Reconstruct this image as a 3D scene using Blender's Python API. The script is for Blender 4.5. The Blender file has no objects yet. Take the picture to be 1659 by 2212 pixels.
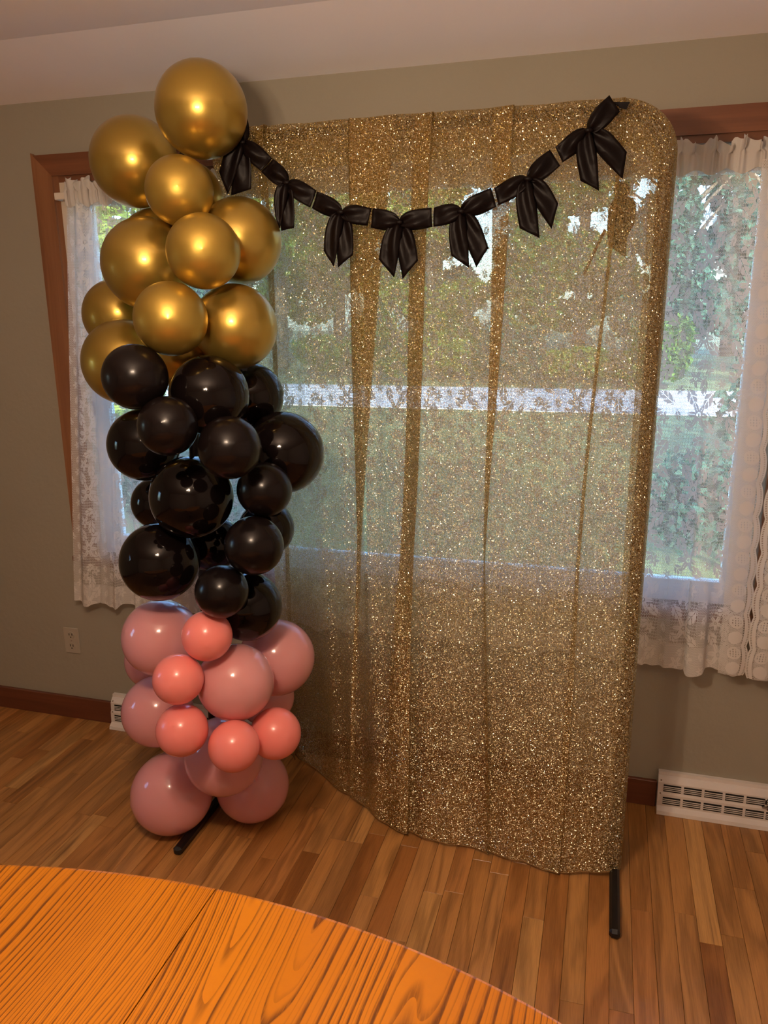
import bpy, bmesh, math, random
import numpy as np
from mathutils import Vector, Matrix

S = bpy.context.scene
COL = S.collection
rnd = random.Random(7)

# ------------------------------------------------------------------ camera
cam = bpy.data.cameras.new('camera')
camo = bpy.data.objects.new('camera', cam)
COL.objects.link(camo)
R_, U_, F_ = (Vector((0.9620059, 0.2729012, -0.0083417)), Vector((-0.0604722, 0.2427658, 0.9681983)),
              Vector((-0.2662475, 0.9309080, -0.2500451)))
camo.matrix_world = Matrix(((R_.x, U_.x, -F_.x, 0.0), (R_.y, U_.y, -F_.y, -2.59516),
                            (R_.z, U_.z, -F_.z, 1.71024), (0, 0, 0, 1)))
cam.sensor_fit = 'VERTICAL'
cam.sensor_height = 36.0
cam.lens = 36.0 * 1682.5 / 2212.0
cam.clip_start = 0.05
S.camera = camo

# ------------------------------------------------------------------ world, sun, lamps, exposure
W = bpy.data.worlds.new('sky')
S.world = W
W.use_nodes = True
wn = W.node_tree.nodes
sky = wn.new('ShaderNodeTexSky')
sky.sky_type = 'NISHITA'
sky.sun_disc = False
sky.sun_elevation = math.radians(19)
sky.sun_rotation = math.radians(160)
sky.altitude = 100
sky.dust_density = 2.0
wn['Background'].inputs['Strength'].default_value = 2.3
tint = wn.new('ShaderNodeMix'); tint.data_type = 'RGBA'; tint.blend_type = 'MULTIPLY'      # white balance set for the warm lamps
tint.inputs[0].default_value = 1.0; tint.inputs[7].default_value = (0.74, 0.92, 1.18, 1)
W.node_tree.links.new(sky.outputs[0], tint.inputs[6])
W.node_tree.links.new(tint.outputs[2], wn['Background'].inputs['Color'])

sun = bpy.data.lights.new('sun', 'SUN')
sun.energy = 18.0
sun.angle = math.radians(1.0)
sun.color = (0.93, 0.97, 1.0)
suno = bpy.data.objects.new('sun', sun)
suno.rotation_euler = Vector((-0.32, 0.86, -0.31)).to_track_quat('-Z', 'Y').to_euler()
COL.objects.link(suno)

LAMP_W = 19.5
LAMP_COL = (1.0, 0.72, 0.50)
for k in range(3):                       # three bulbs of the pendant above the dining table
    a = math.radians(90 + 120 * k)
    L = bpy.data.lights.new('pendant_bulb', 'POINT')
    L.energy = LAMP_W
    L.color = LAMP_COL
    L.shadow_soft_size = 0.032
    o = bpy.data.objects.new('pendant_bulb', L)
    o.location = (-0.60 + 0.085 * math.cos(a), -1.96 + 0.085 * math.sin(a), 2.06)
    COL.objects.link(o)

S.view_settings.view_transform = 'Standard'
S.view_settings.look = 'None'
S.view_settings.gamma = 1.0
S.view_settings.use_curve_mapping = False
S.view_settings.exposure = 0.0
S.cycles.transparent_max_bounces = 32
S.cycles.max_bounces = 10
S.cycles.sample_clamp_indirect = 6.0

# ------------------------------------------------------------------ node helpers
def new_mat(name):
    m = bpy.data.materials.new(name)
    m.use_nodes = True
    nt = m.node_tree
    nt.nodes.clear()
    out = nt.nodes.new('ShaderNodeOutputMaterial')
    return m, nt, out

class X:
    """a scalar socket with arithmetic"""
    def __init__(s, nt, v): s.nt, s.v = nt, v
    def op(s, o, b=None, c=None):
        n = s.nt.nodes.new('ShaderNodeMath'); n.operation = o
        for i, q in enumerate((s, b, c)):
            if q is None: continue
            q = q.v if isinstance(q, X) else q
            if isinstance(q, (int, float)): n.inputs[i].default_value = q
            else: s.nt.links.new(q, n.inputs[i])
        return X(s.nt, n.outputs[0])
    def __add__(s, b): return s.op('ADD', b)
    def __radd__(s, b): return s.op('ADD', b)
    def __sub__(s, b): return s.op('SUBTRACT', b)
    def __rsub__(s, b): return X(s.nt, float(b)).op('SUBTRACT', s)
    def __mul__(s, b): return s.op('MULTIPLY', b)
    def __rmul__(s, b): return s.op('MULTIPLY', b)
    def __truediv__(s, b): return s.op('DIVIDE', b)
    def lt(s, b): return s.op('LESS_THAN', b)
    def gt(s, b): return s.op('GREATER_THAN', b)
    def mn(s, b): return s.op('MINIMUM', b)
    def mx(s, b): return s.op('MAXIMUM', b)
    def frac(s): return s.op('FRACT')
    def floor(s): return s.op('FLOOR')
    def sin(s): return s.op('SINE')
    def cos(s): return s.op('COSINE')
    def abs(s): return s.op('ABSOLUTE')
    def sqrt(s): return s.op('SQRT')
    def pow(s, b): return s.op('POWER', b)
    def wrap(s, p): return s - ((s / p).floor() * p)
    def ss(s, a, b):
        n = s.nt.nodes.new('ShaderNodeMapRange'); n.interpolation_type = 'SMOOTHSTEP'
        n.inputs['From Min'].default_value = a; n.inputs['From Max'].default_value = b
        s.nt.links.new(s.v, n.inputs['Value'])
        return X(s.nt, n.outputs[0])

def combine(nt, x, y, z=0.0):
    n = nt.nodes.new('ShaderNodeCombineXYZ')
    for i, q in enumerate((x, y, z)):
        q = q.v if isinstance(q, X) else q
        if isinstance(q, (int, float)): n.inputs[i].default_value = q
        else: nt.links.new(q, n.inputs[i])
    return n.outputs[0]

def noise(nt, vec, scale, detail=3, rough=0.5, dist=0.0):
    n = nt.nodes.new('ShaderNodeTexNoise')
    n.inputs['Scale'].default_value = scale; n.inputs['Detail'].default_value = detail
    n.inputs['Roughness'].default_value = rough; n.inputs['Distortion'].default_value = dist
    nt.links.new(vec, n.inputs['Vector'])
    return X(nt, n.outputs['Fac'])

def ramp(nt, fac, stops, interp='LINEAR'):
    n = nt.nodes.new('ShaderNodeValToRGB')
    cr = n.color_ramp; cr.interpolation = interp
    while len(cr.elements) < len(stops): cr.elements.new(0.5)
    for e, (p, c) in zip(cr.elements, stops):
        e.position = p; e.color = (*c, 1)
    nt.links.new(fac.v if isinstance(fac, X) else fac, n.inputs[0])
    return n.outputs['Color']

def mixc(nt, fac, a, b, mode='MIX'):
    n = nt.nodes.new('ShaderNodeMix'); n.data_type = 'RGBA'; n.blend_type = mode
    for i, q in ((0, fac), (6, a), (7, b)):
        q = q.v if isinstance(q, X) else q
        if isinstance(q, (int, float)): n.inputs[i].default_value = q
        elif isinstance(q, tuple): n.inputs[i].default_value = (*q, 1)
        else: nt.links.new(q, n.inputs[i])
    return n.outputs[2]

def bsdf(nt, **kw):
    n = nt.nodes.new('ShaderNodeBsdfPrincipled')
    for k, v in kw.items():
        k = k.replace('_', ' ')
        if isinstance(v, X): v = v.v
        if isinstance(v, (int, float)): n.inputs[k].default_value = v
        elif isinstance(v, tuple): n.inputs[k].default_value = (*v, 1) if len(v) == 3 else v
        else: nt.links.new(v, n.inputs[k])
    return n

def bump(nt, h, strength=0.2, dist=0.001):
    n = nt.nodes.new('ShaderNodeBump')
    n.inputs['Strength'].default_value = strength; n.inputs['Distance'].default_value = dist
    nt.links.new(h.v if isinstance(h, X) else h, n.inputs['Height'])
    return n.outputs[0]

def texco(nt, which='Object'):
    return nt.nodes.new('ShaderNodeTexCoord').outputs[which]

def sep(nt, vec):
    n = nt.nodes.new('ShaderNodeSeparateXYZ'); nt.links.new(vec, n.inputs[0])
    return [X(nt, n.outputs[i]) for i in range(3)]

def mat_simple(name, col, rough=0.5, metal=0.0, coat=0.0, coat_rough=0.05, var=0.0, scale=20, bmp=0.0, bscale=200, **kw):
    m, nt, out = new_mat(name)
    c = col
    tc = texco(nt)
    if var:
        f = noise(nt, tc, scale, 4)
        c = ramp(nt, f, [(0.3, tuple(q * (1 - var) for q in col)), (0.7, tuple(min(1, q * (1 + var)) for q in col))])
    b = bsdf(nt, Base_Color=c, Roughness=rough, Metallic=metal, Coat_Weight=coat, Coat_Roughness=coat_rough, **kw)
    if bmp:
        nt.links.new(bump(nt, noise(nt, tc, bscale, 3), bmp), b.inputs['Normal'])
    nt.links.new(b.outputs[0], out.inputs[0])
    return m

def wood(name, dark, light, axis='x', scale=1.0, rough=0.4, coat=0.2):
    m, nt, out = new_mat(name)
    x, y, z = sep(nt, texco(nt))
    a = {'x': combine(nt, x * 1.5, y * 30, z * 30), 'z': combine(nt, x * 30, y * 30, z * 1.5), 'y': combine(nt, x * 30, y * 1.5, z * 30)}[axis]
    f = noise(nt, a, 1.0 * scale, 6, 0.6, 0.6)
    c = ramp(nt, f, [(0.3, dark), (0.7, light)])
    b = bsdf(nt, Base_Color=c, Roughness=rough, Coat_Weight=coat, Coat_Roughness=0.25)
    nt.links.new(bump(nt, f, 0.1), b.inputs['Normal'])
    nt.links.new(b.outputs[0], out.inputs[0])
    return m

# ------------------------------------------------------------------ object helpers
def link(name, me, mat=None, parent=None, smooth=False):
    o = bpy.data.objects.new(name, me); COL.objects.link(o)
    if mat is not None: me.materials.append(mat)
    if parent is not None: o.parent = parent
    if smooth:
        me.polygons.foreach_set('use_smooth', [True] * len(me.polygons))
    return o

def mesh(name, vs, fs, mat=None, parent=None, smooth=False):
    me = bpy.data.meshes.new(name); me.from_pydata([tuple(v) for v in vs], [], fs); me.update()
    return link(name, me, mat, parent, smooth)

def from_bm(name, bm, mat=None, parent=None, smooth=False):
    bmesh.ops.recalc_face_normals(bm, faces=bm.faces)
    me = bpy.data.meshes.new(name); bm.to_mesh(me); bm.free()
    return link(name, me, mat, parent, smooth)

def add_box(bm, x0, x1, y0, y1, z0, z1, bev=0.0):
    r = bmesh.ops.create_cube(bm, size=1.0)
    vs = r['verts']
    for v in vs:
        v.co = Vector(((x0 + x1) / 2 + v.co.x * (x1 - x0), (y0 + y1) / 2 + v.co.y * (y1 - y0), (z0 + z1) / 2 + v.co.z * (z1 - z0)))
    if bev:
        es = list({e for v in vs for e in v.link_edges})
        bmesh.ops.bevel(bm, geom=es, offset=bev, segments=1, affect='EDGES')

def box(name, x0, x1, y0, y1, z0, z1, mat, parent=None, bev=0.0):
    bm = bmesh.new(); add_box(bm, x0, x1, y0, y1, z0, z1, bev)
    return from_bm(name, bm, mat, parent)

def tube(bm, pts, rad, n=12, cap=True):
    pts = [Vector(p) for p in pts]; rings = []
    for i, p in enumerate(pts):
        d = (pts[min(i + 1, len(pts) - 1)] - pts[max(i - 1, 0)]).normalized()
        a = d.cross(Vector((0, 1, 0)) if abs(d.y) < 0.9 else Vector((1, 0, 0))).normalized(); b = d.cross(a)
        r = rad[i] if isinstance(rad, (list, tuple)) else rad
        rings.append([bm.verts.new(p + (a * math.cos(2 * math.pi * k / n) + b * math.sin(2 * math.pi * k / n)) * r) for k in range(n)])
    for A, B in zip(rings, rings[1:]):
        for k in range(n): bm.faces.new((A[k], A[(k + 1) % n], B[(k + 1) % n], B[k]))
    if cap: bm.faces.new(rings[0][::-1]); bm.faces.new(rings[-1])

def empty(name, loc=(0, 0, 0)):
    o = bpy.data.objects.new(name, None); o.location = loc; o.empty_display_size = 0.05; COL.objects.link(o)
    return o

def tag(o, label, cat, group=None, kind=None):
    o['label'] = label; o['category'] = cat
    if group: o['group'] = group
    if kind: o['kind'] = kind
    return o

def structure(o, label=None):
    o['kind'] = 'structure'
    if label: o['label'] = label
    return o

def child_at(o, parent):
    """parent a world-placed mesh under an Empty that stands elsewhere"""
    o.parent = parent
    o.matrix_parent_inverse = Matrix.Translation(-Vector(parent.location))
    return o

def grid(name, P, UV=None, mat=None, parent=None, smooth=True):
    """P: rows x cols x 3"""
    nr, nc = P.shape[:2]
    vs = P.reshape(-1, 3)
    i = np.arange(nr * nc).reshape(nr, nc)
    f = np.stack([i[:-1, :-1], i[:-1, 1:], i[1:, 1:], i[1:, :-1]], -1).reshape(-1, 4)
    me = bpy.data.meshes.new(name); me.from_pydata(vs.tolist(), [], f.tolist())
    if UV is not None:
        ul = me.uv_layers.new(name='UVMap')
        li = np.zeros(len(me.loops), dtype=np.int32); me.loops.foreach_get('vertex_index', li)
        ul.data.foreach_set('uv', UV.reshape(-1, 2)[li].ravel())
    me.update()
    return link(name, me, mat, parent, smooth)

# ------------------------------------------------------------------ materials
def m_wall():
    m, nt, out = new_mat('greige_wall_paint')
    tc = texco(nt)
    f = noise(nt, tc, 1.3, 3)
    c = ramp(nt, f, [(0.3, (0.330, 0.303, 0.238)), (0.7, (0.357, 0.330, 0.264))])
    b = bsdf(nt, Base_Color=c, Roughness=0.75, Specular_IOR_Level=0.25)
    h = noise(nt, tc, 55, 4, 0.55) + noise(nt, tc, 14, 2) * 0.8
    nt.links.new(bump(nt, h, 0.30, 0.004), b.inputs['Normal'])
    nt.links.new(b.outputs[0], out.inputs[0])
    return m

def m_floor():
    m, nt, out = new_mat('oak_strip_flooring')
    oi = nt.nodes.new('ShaderNodeObjectInfo')
    r = X(nt, oi.outputs['Random'])
    geo = nt.nodes.new('ShaderNodeNewGeometry')
    x, y, z = sep(nt, geo.outputs['Position'])
    v = combine(nt, x * 9 + r * 71, y * 1.1 + r * 37, r * 13)
    n1 = noise(nt, v, 1.0, 3, 0.5, 0.8)
    rings = ((x * 40 + n1 * 26 + r * 9).sin() * 0.5 + 0.5)
    v2 = combine(nt, x * 420, y * 14, r * 20)
    pore = noise(nt, v2, 1.0, 2, 0.6)
    v3 = combine(nt, x * 30 + r * 50, y * 0.9 + r * 90, 2.0)
    streak = noise(nt, v3, 1.0, 4, 0.6, 1.0).ss(0.57, 0.74)
    v4 = combine(nt, x * 18 + r * 20, y * 6 + r * 30, 5.0)
    knot = noise(nt, v4, 1.0, 1, 0.4).ss(0.80, 0.86)
    g = rings * 0.30 + pore * 0.52 + n1 * 0.22
    c = ramp(nt, g, [(0.22, (0.52, 0.48, 0.44)), (0.72, (1.10, 1.10, 1.10))])
    c = mixc(nt, 1.0, oi.outputs['Color'], c, 'MULTIPLY')
    c = mixc(nt, streak * 0.62, c, (0.10, 0.040, 0.014))
    c = mixc(nt, knot * 0.75, c, (0.07, 0.028, 0.012))
    b = bsdf(nt, Base_Color=c, Roughness=pore * 0.16 + 0.26, Coat_Weight=0.25, Coat_Roughness=0.18)
    nt.links.new(bump(nt, pore, 0.06, 0.001), b.inputs['Normal'])
    nt.links.new(b.outputs[0], out.inputs[0])
    return m

def m_table():
    m, nt, out = new_mat('golden_oak_tabletop')
    oi = nt.nodes.new('ShaderNodeObjectInfo')
    r = X(nt, oi.outputs['Random'])
    geo = nt.nodes.new('ShaderNodeNewGeometry')
    x, y, z = sep(nt, geo.outputs['Position'])
    lo = noise(nt, combine(nt, x * 4.2 + r * 17, y * 0.62 + r * 5, 0.3), 1.0, 1, 0.4, 0.0)
    mid = noise(nt, combine(nt, x * 13 + r * 9, y * 2.4, 1.7), 1.0, 2, 0.5)
    left = x.lt(-0.602)
    s = x * (left * 16 + 36) + lo * (19.0 - left * 2.0) + mid * 1.6
    s = s + (s * 0.8).sin() * 0.35 + (x * 9.5 + 1.0 + (y + 1.9) * (y + 1.9) * 0.4).sin() * 3.0
    saw = s.frac()
    dens = noise(nt, combine(nt, x * 3.0 + 4.0, y * 0.7, 9.0), 1.0, 1)
    wl = noise(nt, combine(nt, x * 5.0, y * 1.6 + r * 3, 6.0), 1.0, 1)
    line = (saw + wl * 0.5 - 0.25).ss(0.70, 0.93) * (1.0 - saw.ss(0.96, 0.99))
    fine = ((s * 3.0).frac()).ss(0.62, 0.95) * (dens.ss(0.44, 0.58) * 0.45 + 0.30)
    pore = noise(nt, combine(nt, x * 330, y * 24, 0.0), 1.0, 3, 0.65)
    pore2 = noise(nt, combine(nt, x * 150, y * 9, 4.0), 1.0, 3, 0.7)
    d = (line.mx(fine) * (pore.ss(0.26, 0.50) * 0.55 + 0.45)) * (pore2.ss(0.30, 0.52) * 0.4 + 0.6)
    base = ramp(nt, lo, [(0.3, (0.52, 0.172, 0.005)), (0.7, (0.61, 0.212, 0.007))])
    c = mixc(nt, pore.ss(0.5, 0.85) * 0.25, base, (0.50, 0.155, 0.014))
    c = mixc(nt, d * 0.97, c, (0.120, 0.034, 0.004))
    b = bsdf(nt, Base_Color=c, Roughness=0.32, Coat_Weight=0.35, Coat_Roughness=0.12)
    nt.links.new(bump(nt, 1.0 - d, 0.10, 0.001), b.inputs['Normal'])
    nt.links.new(b.outputs[0], out.inputs[0])
    return m

def m_gold_fabric():
    m, nt, out = new_mat('sheer_gold_glitter_fabric')
    uv = texco(nt, 'UV')
    geo = nt.nodes.new('ShaderNodeNewGeometry')
    def cells(scale, tilt, seed):
        mp = nt.nodes.new('ShaderNodeMapping'); mp.inputs['Location'].default_value = (seed, seed * 1.7, 0)
        nt.links.new(uv, mp.inputs['Vector'])
        v = nt.nodes.new('ShaderNodeTexVoronoi'); v.voronoi_dimensions = '2D'
        v.inputs['Scale'].default_value = scale
        nt.links.new(mp.outputs[0], v.inputs['Vector'])
        a = nt.nodes.new('ShaderNodeVectorMath'); a.operation = 'SUBTRACT'; a.inputs[1].default_value = (0.5, 0.5, 0.5)
        nt.links.new(v.outputs['Color'], a.inputs[0])
        s = nt.nodes.new('ShaderNodeVectorMath'); s.operation = 'MULTIPLY'; s.inputs[1].default_value = (tilt * 0.55, 0.2, tilt)
        nt.links.new(a.outputs[0], s.inputs[0])
        p = nt.nodes.new('ShaderNodeVectorMath'); p.operation = 'ADD'
        nt.links.new(geo.outputs['Normal'], p.inputs[0]); nt.links.new(s.outputs[0], p.inputs[1])
        n = nt.nodes.new('ShaderNodeVectorMath'); n.operation = 'NORMALIZE'
        nt.links.new(p.outputs[0], n.inputs[0])
        ch = sep(nt, v.outputs['Color'])
        return n.outputs[0], ch
    nrm, ch = cells(580.0, 2.3, 0.0)
    col = ramp(nt, ch[2], [(0.0, (0.15, 0.092, 0.022)), (0.50, (0.52, 0.385, 0.13)), (0.80, (0.92, 0.75, 0.38)), (1.0, (1.0, 0.88, 0.62))])
    flake = bsdf(nt, Base_Color=col, Metallic=1.0, Roughness=0.36)
    nt.links.new(nrm, flake.inputs['Normal'])
    nrm2, ch2 = cells(500.0, 2.1, 5.0)
    spark = nt.nodes.new('ShaderNodeBsdfGlossy')
    spark.inputs['Color'].default_value = (1.0, 0.92, 0.62, 1); spark.inputs['Roughness'].default_value = 0.22
    nt.links.new(nrm2, spark.inputs['Normal'])
    pick = ch2[1].gt(0.52)
    mx1 = nt.nodes.new('ShaderNodeMixShader')
    nt.links.new(pick.v, mx1.inputs[0]); nt.links.new(flake.outputs[0], mx1.inputs[1]); nt.links.new(spark.outputs[0], mx1.inputs[2])
    thread = nt.nodes.new('ShaderNodeBsdfDiffuse'); thread.inputs['Color'].default_value = (0.17, 0.100, 0.022, 1)
    back = nt.nodes.new('ShaderNodeBsdfTranslucent'); back.inputs['Color'].default_value = (0.80, 0.58, 0.24, 1)
    mxt = nt.nodes.new('ShaderNodeMixShader'); mxt.inputs[0].default_value = 0.58
    nt.links.new(thread.outputs[0], mxt.inputs[1]); nt.links.new(back.outputs[0], mxt.inputs[2])
    mx2 = nt.nodes.new('ShaderNodeMixShader'); mx2.inputs[0].default_value = 0.58
    nt.links.new(mxt.outputs[0], mx2.inputs[1]); nt.links.new(mx1.outputs[0], mx2.inputs[2])
    # open weave
    tr = nt.nodes.new('ShaderNodeBsdfTransparent'); tr.inputs['Color'].default_value = (1, 0.97, 0.90, 1)
    hole = ch[0].lt(0.20)
    mx3 = nt.nodes.new('ShaderNodeMixShader')
    nt.links.new((hole * 0.35 + 0.255).v, mx3.inputs[0])
    nt.links.new(mx2.outputs[0], mx3.inputs[1]); nt.links.new(tr.outputs[0], mx3.inputs[2])
    nt.links.new(mx3.outputs[0], out.inputs[0])
    return m

def m_lace(edge=False):
    m, nt, out = new_mat('white_lace_edging' if edge else 'white_floral_lace')
    u, v, _ = sep(nt, texco(nt, 'UV'))
    # hexagonal net (3 mm) and fine vertical rib ground
    PUn, PVn = 0.0042, 0.0037
    nr_ = (v / PVn).floor()
    nu = (u + nr_.wrap(2.0) * (PUn / 2)).wrap(PUn) - PUn / 2; nv = v.wrap(PVn) - PVn / 2
    net_open = (nu * nu + nv * nv).lt(0.00142 ** 2)
    rib_open = ((u * (2 * math.pi / 0.0042)).sin()).gt(-0.32) * ((v * (2 * math.pi / 0.011) + (u * 900).sin()).sin()).gt(-0.86)
    if edge:
        # scalloped edging: dense cloth with rows of small eyelets
        a = u.wrap(0.0085) / 0.0085 - 0.5; b = v.wrap(0.0080) / 0.0080 - 0.5
        eye = (a * a * 2.2 + b * b).lt(0.085)
        wob = (v * (2 * math.pi / 0.105)).sin() * 0.008
        border = u.lt(0.019)
        cv = v.wrap(0.0525) - 0.02625; cu = u - 0.044
        rad = (cu * cu + cv * cv).sqrt()
        odd = (v / 0.0525).floor().wrap(2.0)
        med = rad.lt(0.0215)
        heart = rad.lt(0.0150) * odd
        rowA = (u - 0.0215 - wob * 0.35).abs().lt(0.0036)
        opening = net_open * (1.0 - med) * (1.0 - border)
        opening = opening.mx(eye * rowA).mx(eye * heart).mx(border * u.gt(0.0045) * u.lt(0.0085) * (v.wrap(0.0055)).lt(0.0020))
    else:
        PU, PV = 0.165, 0.230
        strip = u.wrap(PU).gt(0.112)
        def local(du, dv):
            vv = v + (u / PU).floor() * (PV * 0.37)
            return u.wrap(PU) - du, vv.wrap(PV) - dv
        def flower(du, dv, rad, n, ph):
            a, b = local(du, dv)
            rr = (a * a + b * b).sqrt()
            th = b.op('ARCTAN2', a)
            edge_r = (th * n + ph).cos() * (0.30 * rad) + 0.70 * rad
            pet = rr.lt(edge_r)
            vein = (((th * n + ph).sin().abs()).lt(0.15)) * rr.gt(0.34 * rad)
            core = rr.lt(0.20 * rad) * rr.gt(0.09 * rad)
            return pet * (1.0 - vein) * (1.0 - core)
        def leaf(du, dv, la, lb, ang):
            a, b = local(du, dv)
            c, s = math.cos(ang), math.sin(ang)
            p = (a * c + b * s) / la; q = (b * c - a * s) / lb
            shape = (p * p + q.abs() + (p * 14).sin() * 0.09).lt(1.0)
            rib = q.abs().lt(0.07) + ((p * 9 + q.abs() * 5).sin().gt(0.90))
            return shape * (1.0 - rib.mn(1.0))
        mot = flower(0.050, 0.060, 0.042, 6, 0.4)
        for a in (flower(0.030, 0.168, 0.027, 5, 1.2), flower(0.084, 0.195, 0.022, 5, 0.2), flower(0.138, 0.050, 0.017, 6, 0.0), flower(0.138, 0.155, 0.017, 6, 0.5),
                  leaf(0.088, 0.105, 0.036, 0.019, 0.9), leaf(0.020, 0.115, 0.034, 0.018, 2.1), leaf(0.066, 0.146, 0.034, 0.017, 1.6),
                  leaf(0.094, 0.026, 0.034, 0.016, -0.6), leaf(0.055, 0.210, 0.030, 0.015, 0.3), leaf(0.012, 0.030, 0.026, 0.014, 2.4),
                  leaf(0.140, 0.100, 0.020, 0.010, 1.2), leaf(0.136, 0.205, 0.020, 0.010, 1.9)):
            mot = mot.mx(a)
        opening = (strip * net_open + (1.0 - strip) * rib_open) * (1.0 - mot)
        # hem band: two layers, closely worked
        hem = v.lt(0.085)
        opening = opening * (1.0 - hem) + hem * net_open * (1.0 - mot) * 0.45
    dif = nt.nodes.new('ShaderNodeBsdfDiffuse'); dif.inputs['Color'].default_value = (0.86, 0.83, 0.79, 1)
    trl = nt.nodes.new('ShaderNodeBsdfTranslucent'); trl.inputs['Color'].default_value = (0.72, 0.72, 0.72, 1)
    mx = nt.nodes.new('ShaderNodeMixShader'); mx.inputs[0].default_value = 0.22
    nt.links.new(dif.outputs[0], mx.inputs[1]); nt.links.new(trl.outputs[0], mx.inputs[2])
    tr = nt.nodes.new('ShaderNodeBsdfTransparent')
    m2 = nt.nodes.new('ShaderNodeMixShader')
    nt.links.new((opening * 0.88 + 0.04).v, m2.inputs[0])
    nt.links.new(mx.outputs[0], m2.inputs[1]); nt.links.new(tr.outputs[0], m2.inputs[2])
    nt.links.new(m2.outputs[0], out.inputs[0])
    return m

def m_glass():
    m, nt, out = new_mat('window_glass')
    tr = nt.nodes.new('ShaderNodeBsdfTransparent'); tr.inputs['Color'].default_value = (0.93, 0.97, 0.96, 1)
    gl = nt.nodes.new('ShaderNodeBsdfGlossy'); gl.inputs['Roughness'].default_value = 0.01
    fr = nt.nodes.new('ShaderNodeFresnel'); fr.inputs[0].default_value = 1.45
    mx = nt.nodes.new('ShaderNodeMixShader')
    nt.links.new(fr.outputs[0], mx.inputs[0]); nt.links.new(tr.outputs[0], mx.inputs[1]); nt.links.new(gl.outputs[0], mx.inputs[2])
    nt.links.new(mx.outputs[0], out.inputs[0])
    return m

def m_leaf(name, a, b):
    m, nt, out = new_mat(name)
    oi = nt.nodes.new('ShaderNodeNewGeometry')
    c = ramp(nt, X(nt, oi.outputs['Random Per Island']), [(0.0, a), (1.0, b)])
    d = nt.nodes.new('ShaderNodeBsdfDiffuse'); t = nt.nodes.new('ShaderNodeBsdfTranslucent')
    nt.links.new(c, d.inputs[0]); nt.links.new(c, t.inputs[0])
    mx = nt.nodes.new('ShaderNodeMixShader'); mx.inputs[0].default_value = 0.4
    nt.links.new(d.outputs[0], mx.inputs[1]); nt.links.new(t.outputs[0], mx.inputs[2])
    nt.links.new(mx.outputs[0], out.inputs[0])
    return m

def m_satin():
    m, nt, out = new_mat('black_satin_ribbon')
    uv = texco(nt, 'Object')
    x, y, z = sep(nt, uv)
    h = noise(nt, combine(nt, x * 26, z * 26, y * 10), 1.0, 1, 0.4, 1.0)
    b = bsdf(nt, Base_Color=(0.0050, 0.0028, 0.0028), Roughness=0.44, Specular_IOR_Level=0.13, Sheen_Weight=0.0, Sheen_Roughness=0.4)
    nt.links.new(bump(nt, h, 0.30, 0.006), b.inputs['Normal'])
    nt.links.new(b.outputs[0], out.inputs[0])
    return m

M_WALL = m_wall()
M_CEIL = mat_simple('white_ceiling_paint', (0.88, 0.82, 0.81), 0.8, var=0.02, scale=2, bmp=0.12, bscale=70)
M_FLOOR = m_floor()
M_TABLE = m_table()
M_SUB = mat_simple('subfloor_dark', (0.035, 0.018, 0.010), 0.8)
M_TRIM = wood('stained_fir_trim_shaded', (0.135, 0.046, 0.018), (0.22, 0.080, 0.032), 'x', 1.0, 0.35, 0.3)  # same wood as the uprights, weaker light on the head put into the colour
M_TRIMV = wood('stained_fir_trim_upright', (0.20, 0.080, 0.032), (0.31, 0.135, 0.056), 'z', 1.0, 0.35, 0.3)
M_BASE = wood('dark_baseboard_wood', (0.105, 0.030, 0.014), (0.17, 0.052, 0.024), 'x', 1.0, 0.4, 0.2)
M_SASH = mat_simple('cream_sash_paint', (0.66, 0.57, 0.45), 0.5, var=0.05)
M_WHITEP = mat_simple('white_sill_paint', (0.80, 0.80, 0.82), 0.45)
M_GLASS = m_glass()
M_GOLDF = m_gold_fabric()
M_LACE = m_lace()
M_LACEE = m_lace(True)
M_RUFF = None
M_SATIN = m_satin()
M_BLACKM = mat_simple('black_powder_coat', (0.008, 0.006, 0.006), 0.35, var=0.2, scale=60)
M_BLACKP = mat_simple('black_plastic_cap', (0.006, 0.005, 0.005), 0.5)
M_REG = mat_simple('white_enamel_steel', (0.74, 0.69, 0.65), 0.38, var=0.05, scale=9)
M_DARK = mat_simple('dark_grille_void', (0.008, 0.006, 0.005), 0.9)
M_STEEL = mat_simple('screw_steel', (0.35, 0.30, 0.26), 0.4, metal=0.8)
M_PLATE = mat_simple('almond_plate_plastic', (0.44, 0.395, 0.315), 0.35)
M_OAKEDGE = wood('oak_table_base', (0.30, 0.12, 0.025), (0.50, 0.21, 0.05), 'z', 1.0, 0.35, 0.3)
M_PLASTIC = mat_simple('rod_white_enamel', (0.72, 0.65, 0.55), 0.4)

def m_balloon(name, col, rough, metal, coat, croug, sss=0.0, sub=None):
    m, nt, out = new_mat(name)
    f = noise(nt, texco(nt), 3.0, 2)
    c = ramp(nt, f, [(0.3, tuple(q * 0.94 for q in col)), (0.7, tuple(min(1, q * 1.04) for q in col))])
    b = bsdf(nt, Base_Color=c, Roughness=rough, Metallic=metal, Coat_Weight=coat, Coat_Roughness=croug)
    if metal == 0 and col[0] < 0.1: b.inputs['Specular IOR Level'].default_value = 0.22
    if sss:
        b.inputs['Subsurface Weight'].default_value = sss
        b.inputs['Subsurface Radius'].default_value = sub
        b.inputs['Subsurface Scale'].default_value = 0.05
    nt.links.new(b.outputs[0], out.inputs[0])
    return m

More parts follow.
